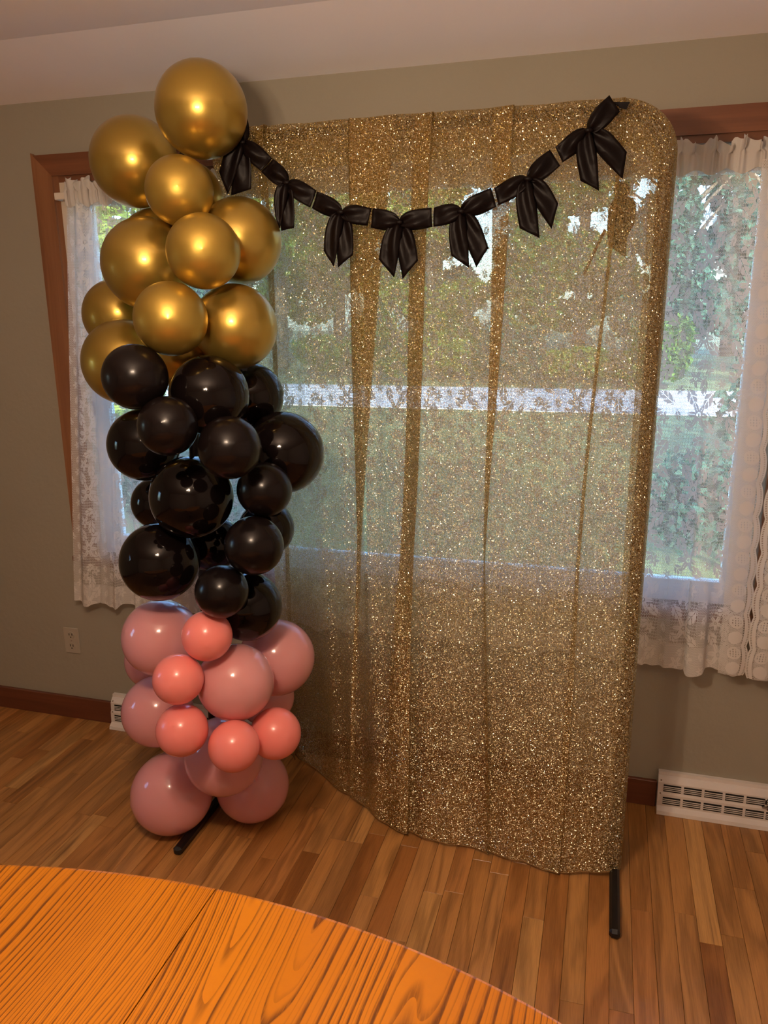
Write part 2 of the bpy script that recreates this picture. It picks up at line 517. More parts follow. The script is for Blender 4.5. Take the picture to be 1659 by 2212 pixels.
M_BGOLD = m_balloon('gold_chrome_latex', (0.50, 0.345, 0.070), 0.30, 0.82, 0.30, 0.05)
M_BGOLDS = m_balloon('gold_satin_latex', (0.52, 0.355, 0.070), 0.37, 0.82, 0.10, 0.12)
M_BBLK = m_balloon('black_gloss_latex', (0.0045, 0.0028, 0.0028), 0.10, 0.0, 0.15, 0.03)
M_BBLKS = m_balloon('black_satin_latex', (0.0065, 0.0042, 0.0042), 0.25, 0.0, 0.05, 0.08)
M_BPINK = m_balloon('dusty_pink_latex', (0.72, 0.325, 0.335), 0.16, 0.0, 0.3, 0.05, 0.25, (1.0, 0.35, 0.3))
M_BCORAL = m_balloon('coral_pink_latex', (0.94, 0.27, 0.24), 0.27, 0.0, 0.15, 0.12, 0.25, (1.0, 0.25, 0.2))

# ------------------------------------------------------------------ room shell
XL, XR, YF, ZC = -3.25, 1.65, -4.3, 2.44
WT = 0.16
# back wall with the wide window and a second window to its right
OX0, OX1, OZ0, OZ1 = -1.97, 0.495, 0.755, 2.19
P0, P1 = 0.575, 1.45
def wall_mesh(name, cells, mat):
    bm = bmesh.new()
    for c in cells: add_box(bm, *c)
    return structure(from_bm(name, bm, mat))
wall_mesh('wall_back', [(XL - WT, OX0, 0, WT, -0.35, 2.7), (OX0, OX1, 0, WT, -0.35, OZ0), (OX0, OX1, 0, WT, OZ1, 2.7), (OX1, P0, 0, WT, -0.35, 2.7),
                        (P0, P1, 0, WT, -0.35, OZ0), (P0, P1, 0, WT, OZ1, 2.7), (P1, XR + WT, 0, WT, -0.35, 2.7)], M_WALL)
LW = (-1.90, -1.42, 1.0, 1.75)     # window in the left wall: y0, y1, z0, z1
wall_mesh('wall_left', [(XL - WT, XL, YF, LW[0], -0.35, 3.0), (XL - WT, XL, LW[1], 0, -0.35, 3.0), (XL - WT, XL, LW[0], LW[1], -0.35, LW[2]), (XL - WT, XL, LW[0], LW[1], LW[3], 3.0)], M_WALL)
M_FAR = mat_simple('off_white_bounce_paint', (0.74, 0.69, 0.63), 0.7)  # unseen walls, made pale to bounce more light into the room
structure(box('wall_right', XR, XR + WT, YF, 0, -0.35, 3.0, M_FAR))
structure(box('wall_front', XL - WT, XR + WT, YF - WT, YF, -0.35, 3.0, M_FAR))
# ceiling: strip sloping up from the window wall, then level over the room
yc, k = -0.338, 0.25
zc1 = ZC - k * yc; zc2 = zc1 + 0.02
mesh('ceiling', [(XL - WT, WT + 0.4, ZC - k * (WT + 0.4)), (XR + WT, WT + 0.4, ZC - k * (WT + 0.4)), (XL - WT, yc, zc1), (XR + WT, yc, zc1), (XL - WT, YF - WT, zc2), (XR + WT, YF - WT, zc2),
                 (XL - WT, WT + 0.4, 2.45), (XR + WT, WT + 0.4, 2.45), (XL - WT, YF - WT, 3.1), (XR + WT, YF - WT, 3.1)],
     [(0, 2, 3, 1), (2, 4, 5, 3), (6, 7, 9, 8), (0, 1, 7, 6), (4, 8, 9, 5), (0, 6, 8, 4, 2), (1, 3, 5, 9, 7)], M_CEIL)
structure(bpy.data.objects['ceiling'])

# floor: slab plus individual oak strips
floor = structure(box('floor', XL, XR, YF, 0, -0.10, -0.019, M_SUB))
TONES = [(0.47, 0.220, 0.064), (0.44, 0.198, 0.055), (0.50, 0.246, 0.074), (0.41, 0.176, 0.046), (0.55, 0.290, 0.094), (0.46, 0.222, 0.070), (0.34, 0.136, 0.034), (0.48, 0.212, 0.062)]
PWI = 0.0605
def plank_mesh(x0, x1, y0, y1):
    g, b = 0.0004, 0.0006
    x0 += g; x1 -= g; y0 += g; y1 -= g
    vs = [(x0, y0, -b), (x1, y0, -b), (x1, y1, -b), (x0, y1, -b), (x0 + b, y0 + b, 0), (x1 - b, y0 + b, 0), (x1 - b, y1 - b, 0), (x0 + b, y1 - b, 0),
          (x0, y0, -0.018), (x1, y0, -0.018), (x1, y1, -0.018), (x0, y1, -0.018)]
    fs = [(4, 5, 6, 7), (0, 1, 5, 4), (1, 2, 6, 5), (2, 3, 7, 6), (3, 0, 4, 7), (8, 9, 1, 0), (9, 10, 2, 1), (10, 11, 3, 2), (11, 8, 0, 3)]
    return vs, fs
# end joints read off the strip floor beside the right foot and along the table: strip index -> joints (y), tone
ncol0 = int(math.floor((XL - 0.159) / PWI)); ncol1 = int(math.ceil((XR - 0.159) / PWI))
joints = {-8: ([-0.455, -0.90], [2, 0, 3]), -7: ([-0.50, -1.0], [0, 5, 1]), -6: ([-0.435, -1.1], [5, 3, 0]), -5: ([-0.66, -1.3], [0, 4, 2]), -4: ([-1.25], [3, 1]), -3: ([-0.92, -1.6], [2, 0, 4]), -2: ([-1.4], [3, 0]),
          -1: ([-0.915, -1.5], [5, 7, 2]), 0: ([-0.545, -1.3], [1, 7, 5]), 1: ([-0.935, -1.7], [0, 3, 1]), 2: ([-0.525, -1.4], [0, 5, 2]), 3: ([-0.625], [4, 6]), 4: ([-0.58, -1.2], [0, 2, 1]), 5: ([-0.37, -1.1], [1, 0, 5]),
          -12: ([-0.45, -0.86], [1, 6, 2]), -13: ([-0.70], [2, 5]), -14: ([-0.42, -0.9], [0, 6, 3])}
rest_v, rest_f = [], []
npl = 0
for i in range(ncol0, ncol1):
    x0 = 0.159 + i * PWI; x1 = x0 + PWI
    x0c, x1c = max(x0, XL), min(x1, XR)
    if x1c - x0c < 0.005: continue
    if i in joints: js, ts = joints[i]; js = list(js)
    else: js, ts = [], []
    y = js[-1] if js else -0.05 - rnd.random() * 0.6
    if not js: js = [y]
    while y > YF:
        y -= rnd.uniform(0.35, 1.1); js.append(max(y, YF))
    top = -0.001; 
    for j, yb in enumerate(js):
        if top - yb < 0.02: continue
        vis = -2.75 < x0c < 0.75 and top > -2.0 and (top > -1.35 or x0c > -0.35)
        vs, fs = plank_mesh(x0c, x1c, yb, top)
        if vis:
            o = mesh('plank', vs, fs, M_FLOOR, floor)
            t = TONES[ts[j]] if j < len(ts) else TONES[rnd.choice([0, 0, 1, 1, 2, 3, 4, 5, 5, 6, 7])]
            q = rnd.uniform(0.92, 1.08)
            o.color = (t[0] * q, t[1] * q, t[2] * q, 1)
            npl += 1
        else:
            b0 = len(rest_v); rest_v += vs; rest_f += [tuple(b0 + q for q in f) for f in fs]
        top = yb
o = mesh('planks_outside_view', rest_v, rest_f, M_FLOOR, floor); o.name = 'plank_field'; o['kind'] = 'stuff'; o.color = (0.46, 0.21, 0.062, 1)

# baseboard, in the runs between the registers
for n_, (a, b) in enumerate(((XL, -1.947), (-1.215, 0.252), (0.946, XR))):
    bm = bmesh.new(); add_box(bm, a, b, -0.016, 0, 0.0, 0.100, 0.002)
    structure(from_bm('baseboard_back' if n_ == 0 else 'baseboard_back.%03d' % n_, bm, M_BASE))
structure(box('baseboard_left', XL, XL + 0.016, YF, -0.016, 0, 0.10, M_BASE))
structure(box('baseboard_right', XR - 0.016, XR, YF, -0.016, 0, 0.10, M_BASE))

# ------------------------------------------------------------------ windows
def frame_rect(bm, x0, x1, z0, z1, w, y0, y1, sides='LRTB', butt=(False, False)):
    """flat casing boards with mitred corners around an opening"""
    def prism(q):
        a = [bm.verts.new((x, y0, z)) for x, z in q]; b = [bm.verts.new((x, y1, z)) for x, z in q]
        bm.faces.new(a[::-1]); bm.faces.new(b)
        for i in range(4): bm.faces.new((a[i], a[(i + 1) % 4], b[(i + 1) % 4], b[i]))
    h = (P0 - OX1) / 2 - 0.0003                  # butt joint over the mullion
    if 'T' in sides: prism([(x0 - (h if butt[0] else 0), z1), (x1 + (h if butt[1] else 0), z1), (x1 + (h if butt[1] else w), z1 + w), (x0 - (h if butt[0] else w), z1 + w)])
    if 'L' in sides: prism([(x0 - w, z0), (x0, z0), (x0, z1), (x0 - w, z1 + w)])
    if 'R' in sides: prism([(x1, z0), (x1 + w, z0), (x1 + w, z1 + w), (x1, z1)])

def window(name, x0, x1, z0, z1, left=True, right=True):
    w = structure(empty(name, (0, 0, 0)))
    if left:
        bm = bmesh.new(); frame_rect(bm, x0, x1, z0, z1, 0.080, -0.020, -0.0005, sides='L'); from_bm('side_casing', bm, M_TRIMV, w)
        box('stop_strip', x0 - 0.004, x0 + 0.020, -0.010, 0.02, z0, z1, M_TRIMV, w)
    if right:
        bm = bmesh.new(); frame_rect(bm, x0, x1, z0, z1, 0.080, -0.020, -0.0005, sides='R'); from_bm('side_casing', bm, M_TRIMV, w)
        box('stop_strip', x1 - 0.020, x1 + 0.004, -0.010, 0.02, z0, z1, M_TRIMV, w)
    bm = bmesh.new(); frame_rect(bm, x0, x1, z0, z1, 0.072, -0.020, -0.0005, sides='T', butt=(not left, not right)); from_bm('head_casing', bm, M_TRIM, w)
    box('stop_strip', x0 + 0.02, x1 - 0.02, -0.010, 0.02, z1 - 0.022, z1 + 0.004, M_TRIM, w)
    if left: box('jamb_strip', x0 + 0.020, x0 + 0.046, -0.008, 0.02, z0, z1 - 0.022, M_SASH, w)
    # jamb lining
    bm = bmesh.new()
    add_box(bm, x0, x0 + 0.02, 0.02, 0.15, z0, z1); add_box(bm, x1 - 0.02, x1, 0.02, 0.15, z0, z1)
    add_box(bm, x0 + 0.02, x1 - 0.02, 0.02, 0.15, z1 - 0.02, z1)
    from_bm('jamb_lining', bm, M_SASH, w)
    # sash
    s = 0.075
    bm = bmesh.new()
    add_box(bm, x0 + 0.02, x0 + 0.02 + s, 0.05, 0.09, z0, z1 - 0.02, 0.002); add_box(bm, x1 - 0.02 - s, x1 - 0.02, 0.05, 0.09, z0, z1 - 0.02, 0.002)
    add_box(bm, x0 + 0.02 + s, x1 - 0.02 - s, 0.05, 0.09, z1 - 0.02 - s, z1 - 0.02, 0.002); add_box(bm, x0 + 0.02 + s, x1 - 0.02 - s, 0.05, 0.09, z0, z0 + s, 0.002)
    from_bm('sash_frame', bm, M_WHITEP, w)
    box('pane', x0 + 0.02 + s - 0.005, x1 - 0.02 - s + 0.005, 0.068, 0.072, z0 + s - 0.005, z1 - 0.02 - s + 0.005, M_GLASS, w)
    # stool and apron
    box('window_stool', x0 - 0.085, x1 + (0.085 if right else 0.03), -0.035, 0.05, z0 - 0.022, z0, M_TRIM, w, 0.003)
    box('window_apron', x0 - 0.06, x1 + (0.06 if right else 0.03), -0.016, -0.0005, z0 - 0.044, z0 - 0.022, M_TRIM, w)
    return w
window('window_1', OX0, OX1, OZ0, OZ1, True, False)
w2 = window('window_2', P0, P1, OZ0, OZ1, False, True)
structure(box('trim_1', OX1 - 0.006, P0 + 0.006, -0.020, -0.0005, OZ0, OZ1, M_TRIMV), 'brown wooden mullion casing between the two windows')
w3 = structure(empty('window_3'))
bm = bmesh.new()
for y0, y1, z0, z1 in ((LW[0], LW[1], LW[2] - 0.0, LW[2] + 0.06), (LW[0], LW[1], LW[3] - 0.06, LW[3]), (LW[0], LW[0] + 0.06, LW[2] + 0.06, LW[3] - 0.06), (LW[1] - 0.06, LW[1], LW[2] + 0.06, LW[3] - 0.06)):
    add_box(bm, XL - 0.10, XL - 0.06, y0, y1, z0, z1)
from_bm('sash_frame', bm, M_WHITEP, w3)
box('pane', XL - 0.082, XL - 0.078, LW[0] + 0.055, LW[1] - 0.055, LW[2] + 0.055, LW[3] - 0.055, M_GLASS, w3)
bm = bmesh.new()
for y0, y1, z0, z1 in ((LW[0] - 0.08, LW[1] + 0.08, LW[3], LW[3] + 0.08), (LW[0] - 0.08, LW[1] + 0.08, LW[2] - 0.08, LW[2]), (LW[0] - 0.08, LW[0], LW[2], LW[3]), (LW[1], LW[1] + 0.08, LW[2], LW[3])):
    add_box(bm, XL + 0.0005, XL + 0.02, y0, y1, z0, z1)
from_bm('casing', bm, M_TRIMV, w3)

# ------------------------------------------------------------------ curtain rods and lace curtains
def rod(x0, x1, label):
    r = tag(empty('curtain_rod', (x0, 0, 2.115)), label, 'curtain rod', 'curtain rods over the windows')
    bm = bmesh.new(); add_box(bm, x0, x1, -0.060, -0.054, 2.103, 2.127, 0.002); child_at(from_bm('rod', bm, M_PLASTIC), r)
    for x, s in ((x0, 1), (x1, -1)):
        bm = bmesh.new(); add_box(bm, min(x, x + s * 0.006), max(x, x + s * 0.006), -0.054, -0.0205, 2.103, 2.127)
        child_at(from_bm('bracket', bm, M_PLASTIC), r)
rod(-1.938, 0.488, 'flat white curtain rod with wall bracket at the top of the wide window')
rod(0.56, 1.48, 'flat white curtain rod over the second window at the right edge')

def lace_curtain(label, xl, xr, tubes, seed, scal_l=False, scal_r=False, zb=0.568):
    """xl, xr: (top, bottom) x of the edges; tubes: rounded folds that stand out (x, width, depth)"""
    rg = np.random.default_rng(seed)
    nc, nr = 260, 46
    t = np.linspace(0, 1, nc)[None, :]; v = np.linspace(0, 1, nr)[:, None]     # v = 1 at the rod
    x = (xl[1] + (xl[0] - xl[1]) * v) * (1 - t) + (xr[1] + (xr[0] - xr[1]) * v) * t
    wid = abs(xr[1] - xl[1])
    nf = max(3, int(wid / 0.12))
    ph = rg.uniform(0, 6.28, 4)
    fold = (np.sin(2 * np.pi * nf * t + ph[0] + 0.8 * np.sin(2 * np.pi * 1.3 * t + ph[1])) * 0.55 + np.sin(2 * np.pi * nf * 1.73 * t + ph[2]) * 0.3 + np.sin(2 * np.pi * nf * 3.1 * t + ph[3]) * 0.15)
    gath = np.sin(2 * np.pi * nf * 3.4 * t + ph[1])
    y = -0.066 + fold * (0.007 + 0.011 * (1 - v)) + gath * 0.005 * v ** 6
    for (tx, tw, td) in tubes:
        tt = (tx - xl[1]) / (xr[1] - xl[1])
        g = np.exp(-(((t - tt) * wid) / tw) ** 4)
        y = y * (1 - g * 0.6) - g * td * (0.35 + 0.65 * (1 - v))
        x = x + 0.35 * tw * np.tanh(((t - tt) * wid) / tw * 2) * g * (0.5 + 0.5 * (1 - v))
    y = np.minimum(y, -0.0415)
    z = zb + (2.120 - zb) * v + (0.35 * (y + 0.066)) * (1 - v)
    z = z - (1 - v) * 0.006 * np.sin(2 * np.pi * nf * t + ph[2])
    dl = np.sqrt(np.diff(x[nr // 3]) ** 2 + np.diff(y[nr // 3]) ** 2)
    u = np.concatenate([[0], np.cumsum(dl)]); 
    UV = np.stack([np.broadcast_to(u[None, :] * 1.25 + seed * 0.31, (nr, nc)), np.broadcast_to(z - zb, (nr, nc))], -1)
    P = np.stack([np.broadcast_to(x, (nr, nc)), np.broadcast_to(y, (nr, nc)), np.broadcast_to(z, (nr, nc))], -1)
    c = tag(empty('lace_curtain', ((xl[0] + xr[0]) / 2, -0.066, zb)), label, 'curtain', 'white lace curtains')
    child_at(grid('lace_panel', P, UV, M_LACE), c)
    # gathered heading and ruffle above the rod pocket
    nc2 = int(wid / 0.0024); t = np.linspace(0, 1, nc2)[None, :]
    rows = np.array([-0.035, -0.012, 0.012, 0.024, 0.036, 0.047])[:, None]
    am = np.array([0.006, 0.006, 0.005, 0.012, 0.019, 0.024])[:, None]
    w1 = np.sin(t * wid / 0.027 * 6.28 + 2.4 * np.sin(t * wid / 0.13 * 6.28 + seed)); w2_ = np.sin(t * wid / 0.0165 * 6.28 + seed + 1.5 * np.sin(t * wid / 0.07 * 6.28))
    xx = xl[0] + (xr[0] - xl[0]) * t + 0.010 * np.sin(t * wid / 0.043 * 6.28 + 1.3 * np.sin(t * wid / 0.16 * 6.28)) * (rows > 0.013) + rows * 0
    yy = -0.072 + am * (w1 * 0.7 + w2_ * 0.3) - 0.004 * (np.abs(rows) < 0.02)
    zz = 2.115 + rows * (1 + 0.22 * np.sin(t * wid / 0.083 * 6.28 + 2 * seed)) + 0.006 * w2_ * (rows > 0.03) + 0.004 * w1 * (rows > 0.02)
    child_at(grid('ruffle', np.stack(np.broadcast_arrays(xx, yy, zz), -1), None, M_RUFF), c)
    for on, xe, s, j in ((scal_l, xl, 1, 0), (scal_r, xr, -1, nc - 1)):
        if not on: continue
        vv = np.linspace(0, 1, 150)[:, None]; q = np.linspace(0, 1, 9)[None, :]
        xb = xe[1] + (xe[0] - xe[1]) * vv
        zz = zb + (2.105 - zb) * vv + q * 0
        sc = 0.010 * np.abs(np.sin(np.pi * (zz - zb) / 0.105)) ** 0.7
        xx = xb + s * (-0.012 - sc + q * (0.075 + sc))
        yy = -0.083 - 0.010 * np.sin(q * np.pi) * (1 - 0.5 * vv) - 0.003 * np.sin(zz * 21)
        UVe = np.stack(np.broadcast_arrays(q * 0.086, zz - zb), -1)
        child_at(grid('scalloped_edging', np.stack(np.broadcast_arrays(xx, yy, zz), -1), UVe, M_LACEE), c)

mr, nt, out = new_mat('white_gathered_voile')
d = nt.nodes.new('ShaderNodeBsdfDiffuse'); d.inputs[0].default_value = (0.72, 0.68, 0.63, 1)
t_ = nt.nodes.new('ShaderNodeBsdfTranslucent'); t_.inputs[0].default_value = (0.6, 0.58, 0.55, 1)
mx = nt.nodes.new('ShaderNodeMixShader'); mx.inputs[0].default_value = 0.25
nt.links.new(d.outputs[0], mx.inputs[1]); nt.links.new(t_.outputs[0], mx.inputs[2]); nt.links.new(mx.outputs[0], out.inputs[0])
M_RUFF = mr

lace_curtain('white lace curtain hanging at the left end of the wide window, partly behind the balloons', (-1.885, -2.045), (-0.80, -0.80), [(-1.945, 0.018, 0.045), (-1.80, 0.03, 0.028), (-1.55, 0.025, 0.03), (-1.2, 0.03, 0.03)], 3)
lace_curtain('white lace curtain behind the gold backdrop, showing at its right side', (-0.785, -0.785), (0.435, 0.462), [(0.145, 0.022, 0.050), (0.262, 0.030, 0.058), (0.326, 0.028, 0.070), (-0.10, 0.03, 0.03), (-0.45, 0.03, 0.03)], 5, False, True)
lace_curtain('white lace curtain with scalloped edge at the far right edge of the photo', (0.500, 0.498), (1.44, 1.46), [(0.62, 0.03, 0.03), (0.85, 0.03, 0.03)], 8, True, False, 0.560)

# ------------------------------------------------------------------ registers
def register(x0, x1, label):
    r = tag(empty('baseboard_register', (x0, 0, 0)), label, 'vent', 'white baseboard registers')
    prof = [(0, 0.1435), (-0.0155, 0.1435), (-0.0175, 0.132), (-0.021, 0.130), (-0.034, 0.112), (-0.036, 0.078), (-0.040, 0.070), (-0.042, 0.026), (-0.057, 0.014), (-0.060, 0.001), (0, 0.001)]
    prof = [(min(y, -0.0005), z) for y, z in prof]
    n = len(prof); vs = [(x0, y, z) for y, z in prof] + [(x1, y, z) for y, z in prof]
    fs = [(i, (i + 1) % n, n + (i + 1) % n, n + i) for i in range(n)] + [tuple(range(n))[::-1], tuple(range(n, 2 * n))]
    bm = bmesh.new(); V = [bm.verts.new(v) for v in vs]
    for f in fs: bm.faces.new([V[i] for i in f])
    child_at(from_bm('body', bm, M_REG), r)
    w, p = 0.0575, 0.0665
    xs = [x0 + 0.018 + p * i for i in range(5)] + [x1 - 0.018 - w - p * i for i in range(5)]
    for xa in xs:
        for za, zb, ya, yb in ((0.080, 0.106, -0.0359, -0.0343), (0.034, 0.061, -0.0416, -0.0404)):
            g = child_at(mesh('louver', [(xa, ya - 0.0012, za), (xa + w, ya - 0.0012, za), (xa + w, yb - 0.0012, zb), (xa, yb - 0.0012, zb), (xa, ya + .001, za), (xa + w, ya + .001, za), (xa + w, yb + .001, zb), (xa, yb + .001, zb)],
                     [(0, 1, 2, 3), (7, 6, 5, 4), (0, 4, 5, 1), (1, 5, 6, 2), (2, 6, 7, 3), (3, 7, 4, 0)], M_DARK), r)
            bm = bmesh.new()
            for q in range(3):
                f = (q + 1) / 4.0; z = za + (zb - za) * f; y = ya + (yb - ya) * f
                add_box(bm, xa, xa + w, y - 0.0042, y - 0.0008, z - 0.0009, z + 0.0009)
            s = from_bm('slats', bm, M_REG, g); s.name = 'slat_set'
            s.matrix_parent_inverse = Matrix.Identity(4)
    xm = (x0 + x1) / 2
    bm = bmesh.new(); add_box(bm, xm - 0.002, xm + 0.002, -0.0400, -0.034, 0.088, 0.102); child_at(from_bm('lever_slot', bm, M_DARK), r)
    bm = bmesh.new(); add_box(bm, xm - 0.012, xm + 0.008, -0.047, -0.036, 0.076, 0.0795, 0.001); add_box(bm, xm + 0.004, xm + 0.008, -0.047, -0.043, 0.070, 0.080); child_at(from_bm('damper_lever', bm, M_STEEL), r)
    for z, y in ((0.119, -0.030), (0.073, -0.0395)):
        bm = bmesh.new(); bmesh.ops.create_cone(bm, cap_ends=True, segments=10, radius1=0.003, radius2=0.0022, depth=0.003, matrix=Matrix.Translation((x0 + 0.009, y - 0.0012, z)) @ Matrix.Rotation(math.pi / 2, 4, 'X'))
        child_at(from_bm('screw', bm, M_STEEL), r)
register(0.2545, 0.944, 'white metal baseboard register on the wall to the right of the backdrop')
register(-1.945, -1.217, 'white metal baseboard register mostly hidden behind the pink balloons')

# ------------------------------------------------------------------ outlet
ou = tag(empty('electrical_outlet', (-2.128, 0, 0.363)), 'beige duplex outlet on the wall left of the balloons', 'outlet')
child_at(box('cover_plate', -2.165, -2.091, -0.006, -0.0003, 0.305, 0.421, M_PLATE, None, 0.002), ou)
for z in (0.388, 0.338):
    bm = bmesh.new(); bmesh.ops.create_cone(bm, cap_ends=True, segments=20, radius1=0.0165, radius2=0.0160, depth=0.003, matrix=Matrix.Translation((-2.128, -0.0068, z)) @ Matrix.Rotation(math.pi / 2, 4, 'X'))
    f = child_at(from_bm('receptacle', bm, M_PLATE), ou)
    bm = bmesh.new()
    add_box(bm, -2.1365, -2.1335, -0.0090, -0.0078, z - 0.001, z + 0.009); add_box(bm, -2.1225, -2.1195, -0.0090, -0.0078, z - 0.001, z + 0.009)
    add_box(bm, -2.1305, -2.1255, -0.0090, -0.0078, z - 0.011, z - 0.006)
    s = from_bm('slots', bm, M_DARK, f); s.name = 'slot_set'
bm = bmesh.new(); bmesh.ops.create_cone(bm, cap_ends=True, segments=10, radius1=0.003, radius2=0.0025, depth=0.002, matrix=Matrix.Translation((-2.128, -0.0072, 0.363)) @ Matrix.Rotation(math.pi / 2, 4, 'X'))
child_at(from_bm('screw', bm, M_STEEL), ou)

# ------------------------------------------------------------------ backdrop stand
YB = -0.395
PX0, PX1, PZ = -1.255, 0.108, 2.188
st = tag(empty('backdrop_stand', ((PX0 + PX1) / 2, YB, 0)), 'black metal backdrop stand whose bars and floor feet carry the gold curtain', 'stand')
RC = 0.125
def pole(x, s):
    pts = [(x, YB, 0.028), (x, YB, 0.8), (x, YB, 1.5), (x, YB, PZ - RC)]
    for i in range(1, 9):
        a = math.pi / 2 * i / 8
        pts.append((x + s * RC * (1 - math.cos(a)), YB, PZ - RC + RC * math.sin(a)))
    bm = bmesh.new(); tube(bm, pts, 0.019, 14)
    child_at(from_bm('pole', bm, M_BLACKM, None, True), st)
pole(PX0, 1); pole(PX1, -1)
bm = bmesh.new(); tube(bm, [(PX0 + RC, YB, PZ), (-0.6, YB, PZ), (PX1 - RC, YB, PZ)], 0.0135, 14); child_at(from_bm('top_bar', bm, M_BLACKM, None, True), st)
for x, y0, y1 in ((PX0, -0.690, -0.12), (PX1 + 0.004, -0.678, -0.12)):
    bm = bmesh.new(); add_box(bm, x - 0.0145, x + 0.0145, y0, y1, 0.0, 0.028, 0.007)
    f = child_at(from_bm('foot', bm, M_BLACKM), st)
    bm = bmesh.new(); add_box(bm, x - 0.0152, x + 0.0152, y0 - 0.004, y0 + 0.012, 0.0, 0.0287, 0.008)
    e = from_bm('end_cap', bm, M_BLACKP, f)
    bm = bmesh.new(); tube(bm, [(x, YB, 0.026), (x, YB, 0.10)], 0.0165, 14)
    e = from_bm('pole_socket', bm, M_BLACKM, f, True)

# ------------------------------------------------------------------ gold curtain
def interp(x, xs, ys): return np.interp(x, xs, ys)
HEMX = np.array([-1.16, -1.083, -0.93, -0.777, -0.62, -0.556, -0.49, -0.424, -0.37, -0.319, -0.25, -0.195, -0.065, 0.047, 0.115])
HEMY = np.array([-0.060, -0.087, -0.185, -0.285, -0.372, -0.405, -0.416, -0.424, -0.420, -0.414, -0.432, -0.445, -0.452, -0.446, -0.418])
def base_y(x, v):
    """front surface of the cloth; v = 0 hem, 1 top bar"""
    yb = np.interp(x, HEMX, HEMY)
    v = np.minimum(1.0, v / 0.955)
    s = np.clip((x + 0.65) / 0.4, 0, 1); lean = (1 - v) ** 0.6 * (1 - s) + (1 - v) ** 1.3 * s
    return -0.426 + (yb + 0.426) * lean
FOLDS = [  # crease x (top, at z = 1.0, hem), overlap (top, hem), which side the overlap lies on, depth
    ((-0.955, -1.02, -1.075), (0.035, 0.028, 0.020), 'R', 0.014),
    ((-0.712, -0.735, -0.800), (0.130, 0.014, 0.016), 'L', 0.006),
    ((-0.476, -0.528, -0.557), (0.050, 0.050, 0.105), 'R', 0.010),
    ((-0.268, -0.309, -0.282), (0.055, 0.007, 0.010), 'R', 0.008),
    ((0.000, -0.045, -0.050), (0.008, 0.010, 0.030), 'R', 0.007)]
nr = 120
vrow = np.concatenate([np.linspace(0, 1, nr)])
def xfold(c, v): return np.interp(v, [0, 0.45, 1.0], [c[2], c[1], c[0]])
rowsP, rowsU = [], []
for v in vrow:
    # left edge, folds, right edge, wrap round the right pole
    xl = -1.125 + 0.02 * math.sin(3 * v)
    nodes = [(xl, 0.004)]
    for c, w, side, dp in FOLDS:
        x = float(xfold(c, v)); ww = float(np.interp(v, [0, 0.45, 1.0], w[::-1]))
        x += 0.004 * math.sin(v * 9 + x * 20)
        if side == 'R': seq = [(x - ww * 0.5, -dp * 0.5), (x, -dp), (x - ww, dp * 0.7), (x + 0.012, dp * 0.5)]
        else: seq = [(x - 0.012, dp * 0.5), (x + ww, dp * 0.7), (x, -dp), (x + ww * 0.5, -dp * 0.5)]
        nodes += seq
    nodes += [(PX1 - 0.004, -0.002)]
    wrap = [(PX1 + 0.014, 0.004), (PX1 + 0.022, 0.018), (PX1 + 0.024, 0.032), (PX1 + 0.016, 0.046), (PX1 - 0.01, 0.057), (PX1 - 0.035, 0.057)]
    counts = []
    nod = nodes + wrap
    pts = []
    for (a, b) in zip(nod, nod[1:]):
        L = 8 if b in wrap else 12
        for q in range(L): pts.append((a[0] + (b[0] - a[0]) * q / L, a[1] + (b[1] - a[1]) * q / L))
    pts.append(nod[-1])
    pts = np.array(pts)
    xs, dy = pts[:, 0].copy(), pts[:, 1]
    ks = [0, 1]
    dy = np.convolve(np.pad(dy, 1, 'edge'), [0.25, 0.5, 0.25], 'valid')
    s_ = np.concatenate([[0], np.cumsum(np.hypot(np.diff(pts[:, 0]), np.diff(pts[:, 1])))])
    y = base_y(np.minimum(xs, PX1), v) + dy
    soft = np.clip((PX1 - 0.02 - xs) / 0.1, 0, 1)
    y = y + (1 - v ** 3) * soft * (0.006 * np.sin(xs * 31 + v * 1.5) * (0.5 + 0.5 * (1 - v)) + 0.004 * np.sin(xs * 67 + 2 * v) + 0.003 * np.sin(xs * 13 + v * 7))
    # top edge follows the rounded corner of the frame, hem ripples a little
    Rt = RC + 0.024; cx = PX1 - RC
    xq = np.clip((np.minimum(xs, PX1 + 0.024) - cx) / Rt, 0, 1)
    zt = PZ - RC + (RC + 0.014) * np.sqrt(1 - xq ** 2)
    zt = zt + 0.006 + 0.0012 * np.sin(xs * 40) * (xs < 0)
    zb = 0.012 + 0.004 * np.sin(xs * 23) + np.interp(xs, [-1.12, -0.9, -0.7, -0.1, 0.11], [0.02, 0.008, 0.004, 0.0, 0.006])
    z = zb + (zt - zb) * v
    rowsP.append(np.stack([xs, y, z], -1)); rowsU.append(np.stack([s_, z], -1))
# over the bar and down the back: the turned heading
last = rowsP[-1].copy(); U = rowsU[-1].copy()
for dyy, dz in ((0.010, 0.0030), (0.025, 0.0040), (0.042, 0.001), (0.049, -0.03), (0.051, -0.07), (0.052, -0.105)):
    P = last.copy(); P[:, 1] = np.minimum(P[:, 1] + dyy, YB + 0.036); P[:, 2] += dz
    rowsP.append(P); U2 = U.copy(); U2[:, 1] += abs(dz) + dyy; rowsU.append(U2)
gc = tag(empty('gold_curtain', (-0.5, YB, 0.01)), 'sheer gold glitter curtain draped over the black backdrop stand', 'curtain')
child_at(grid('drape', np.array(rowsP), np.array(rowsU), M_GOLDF), gc)
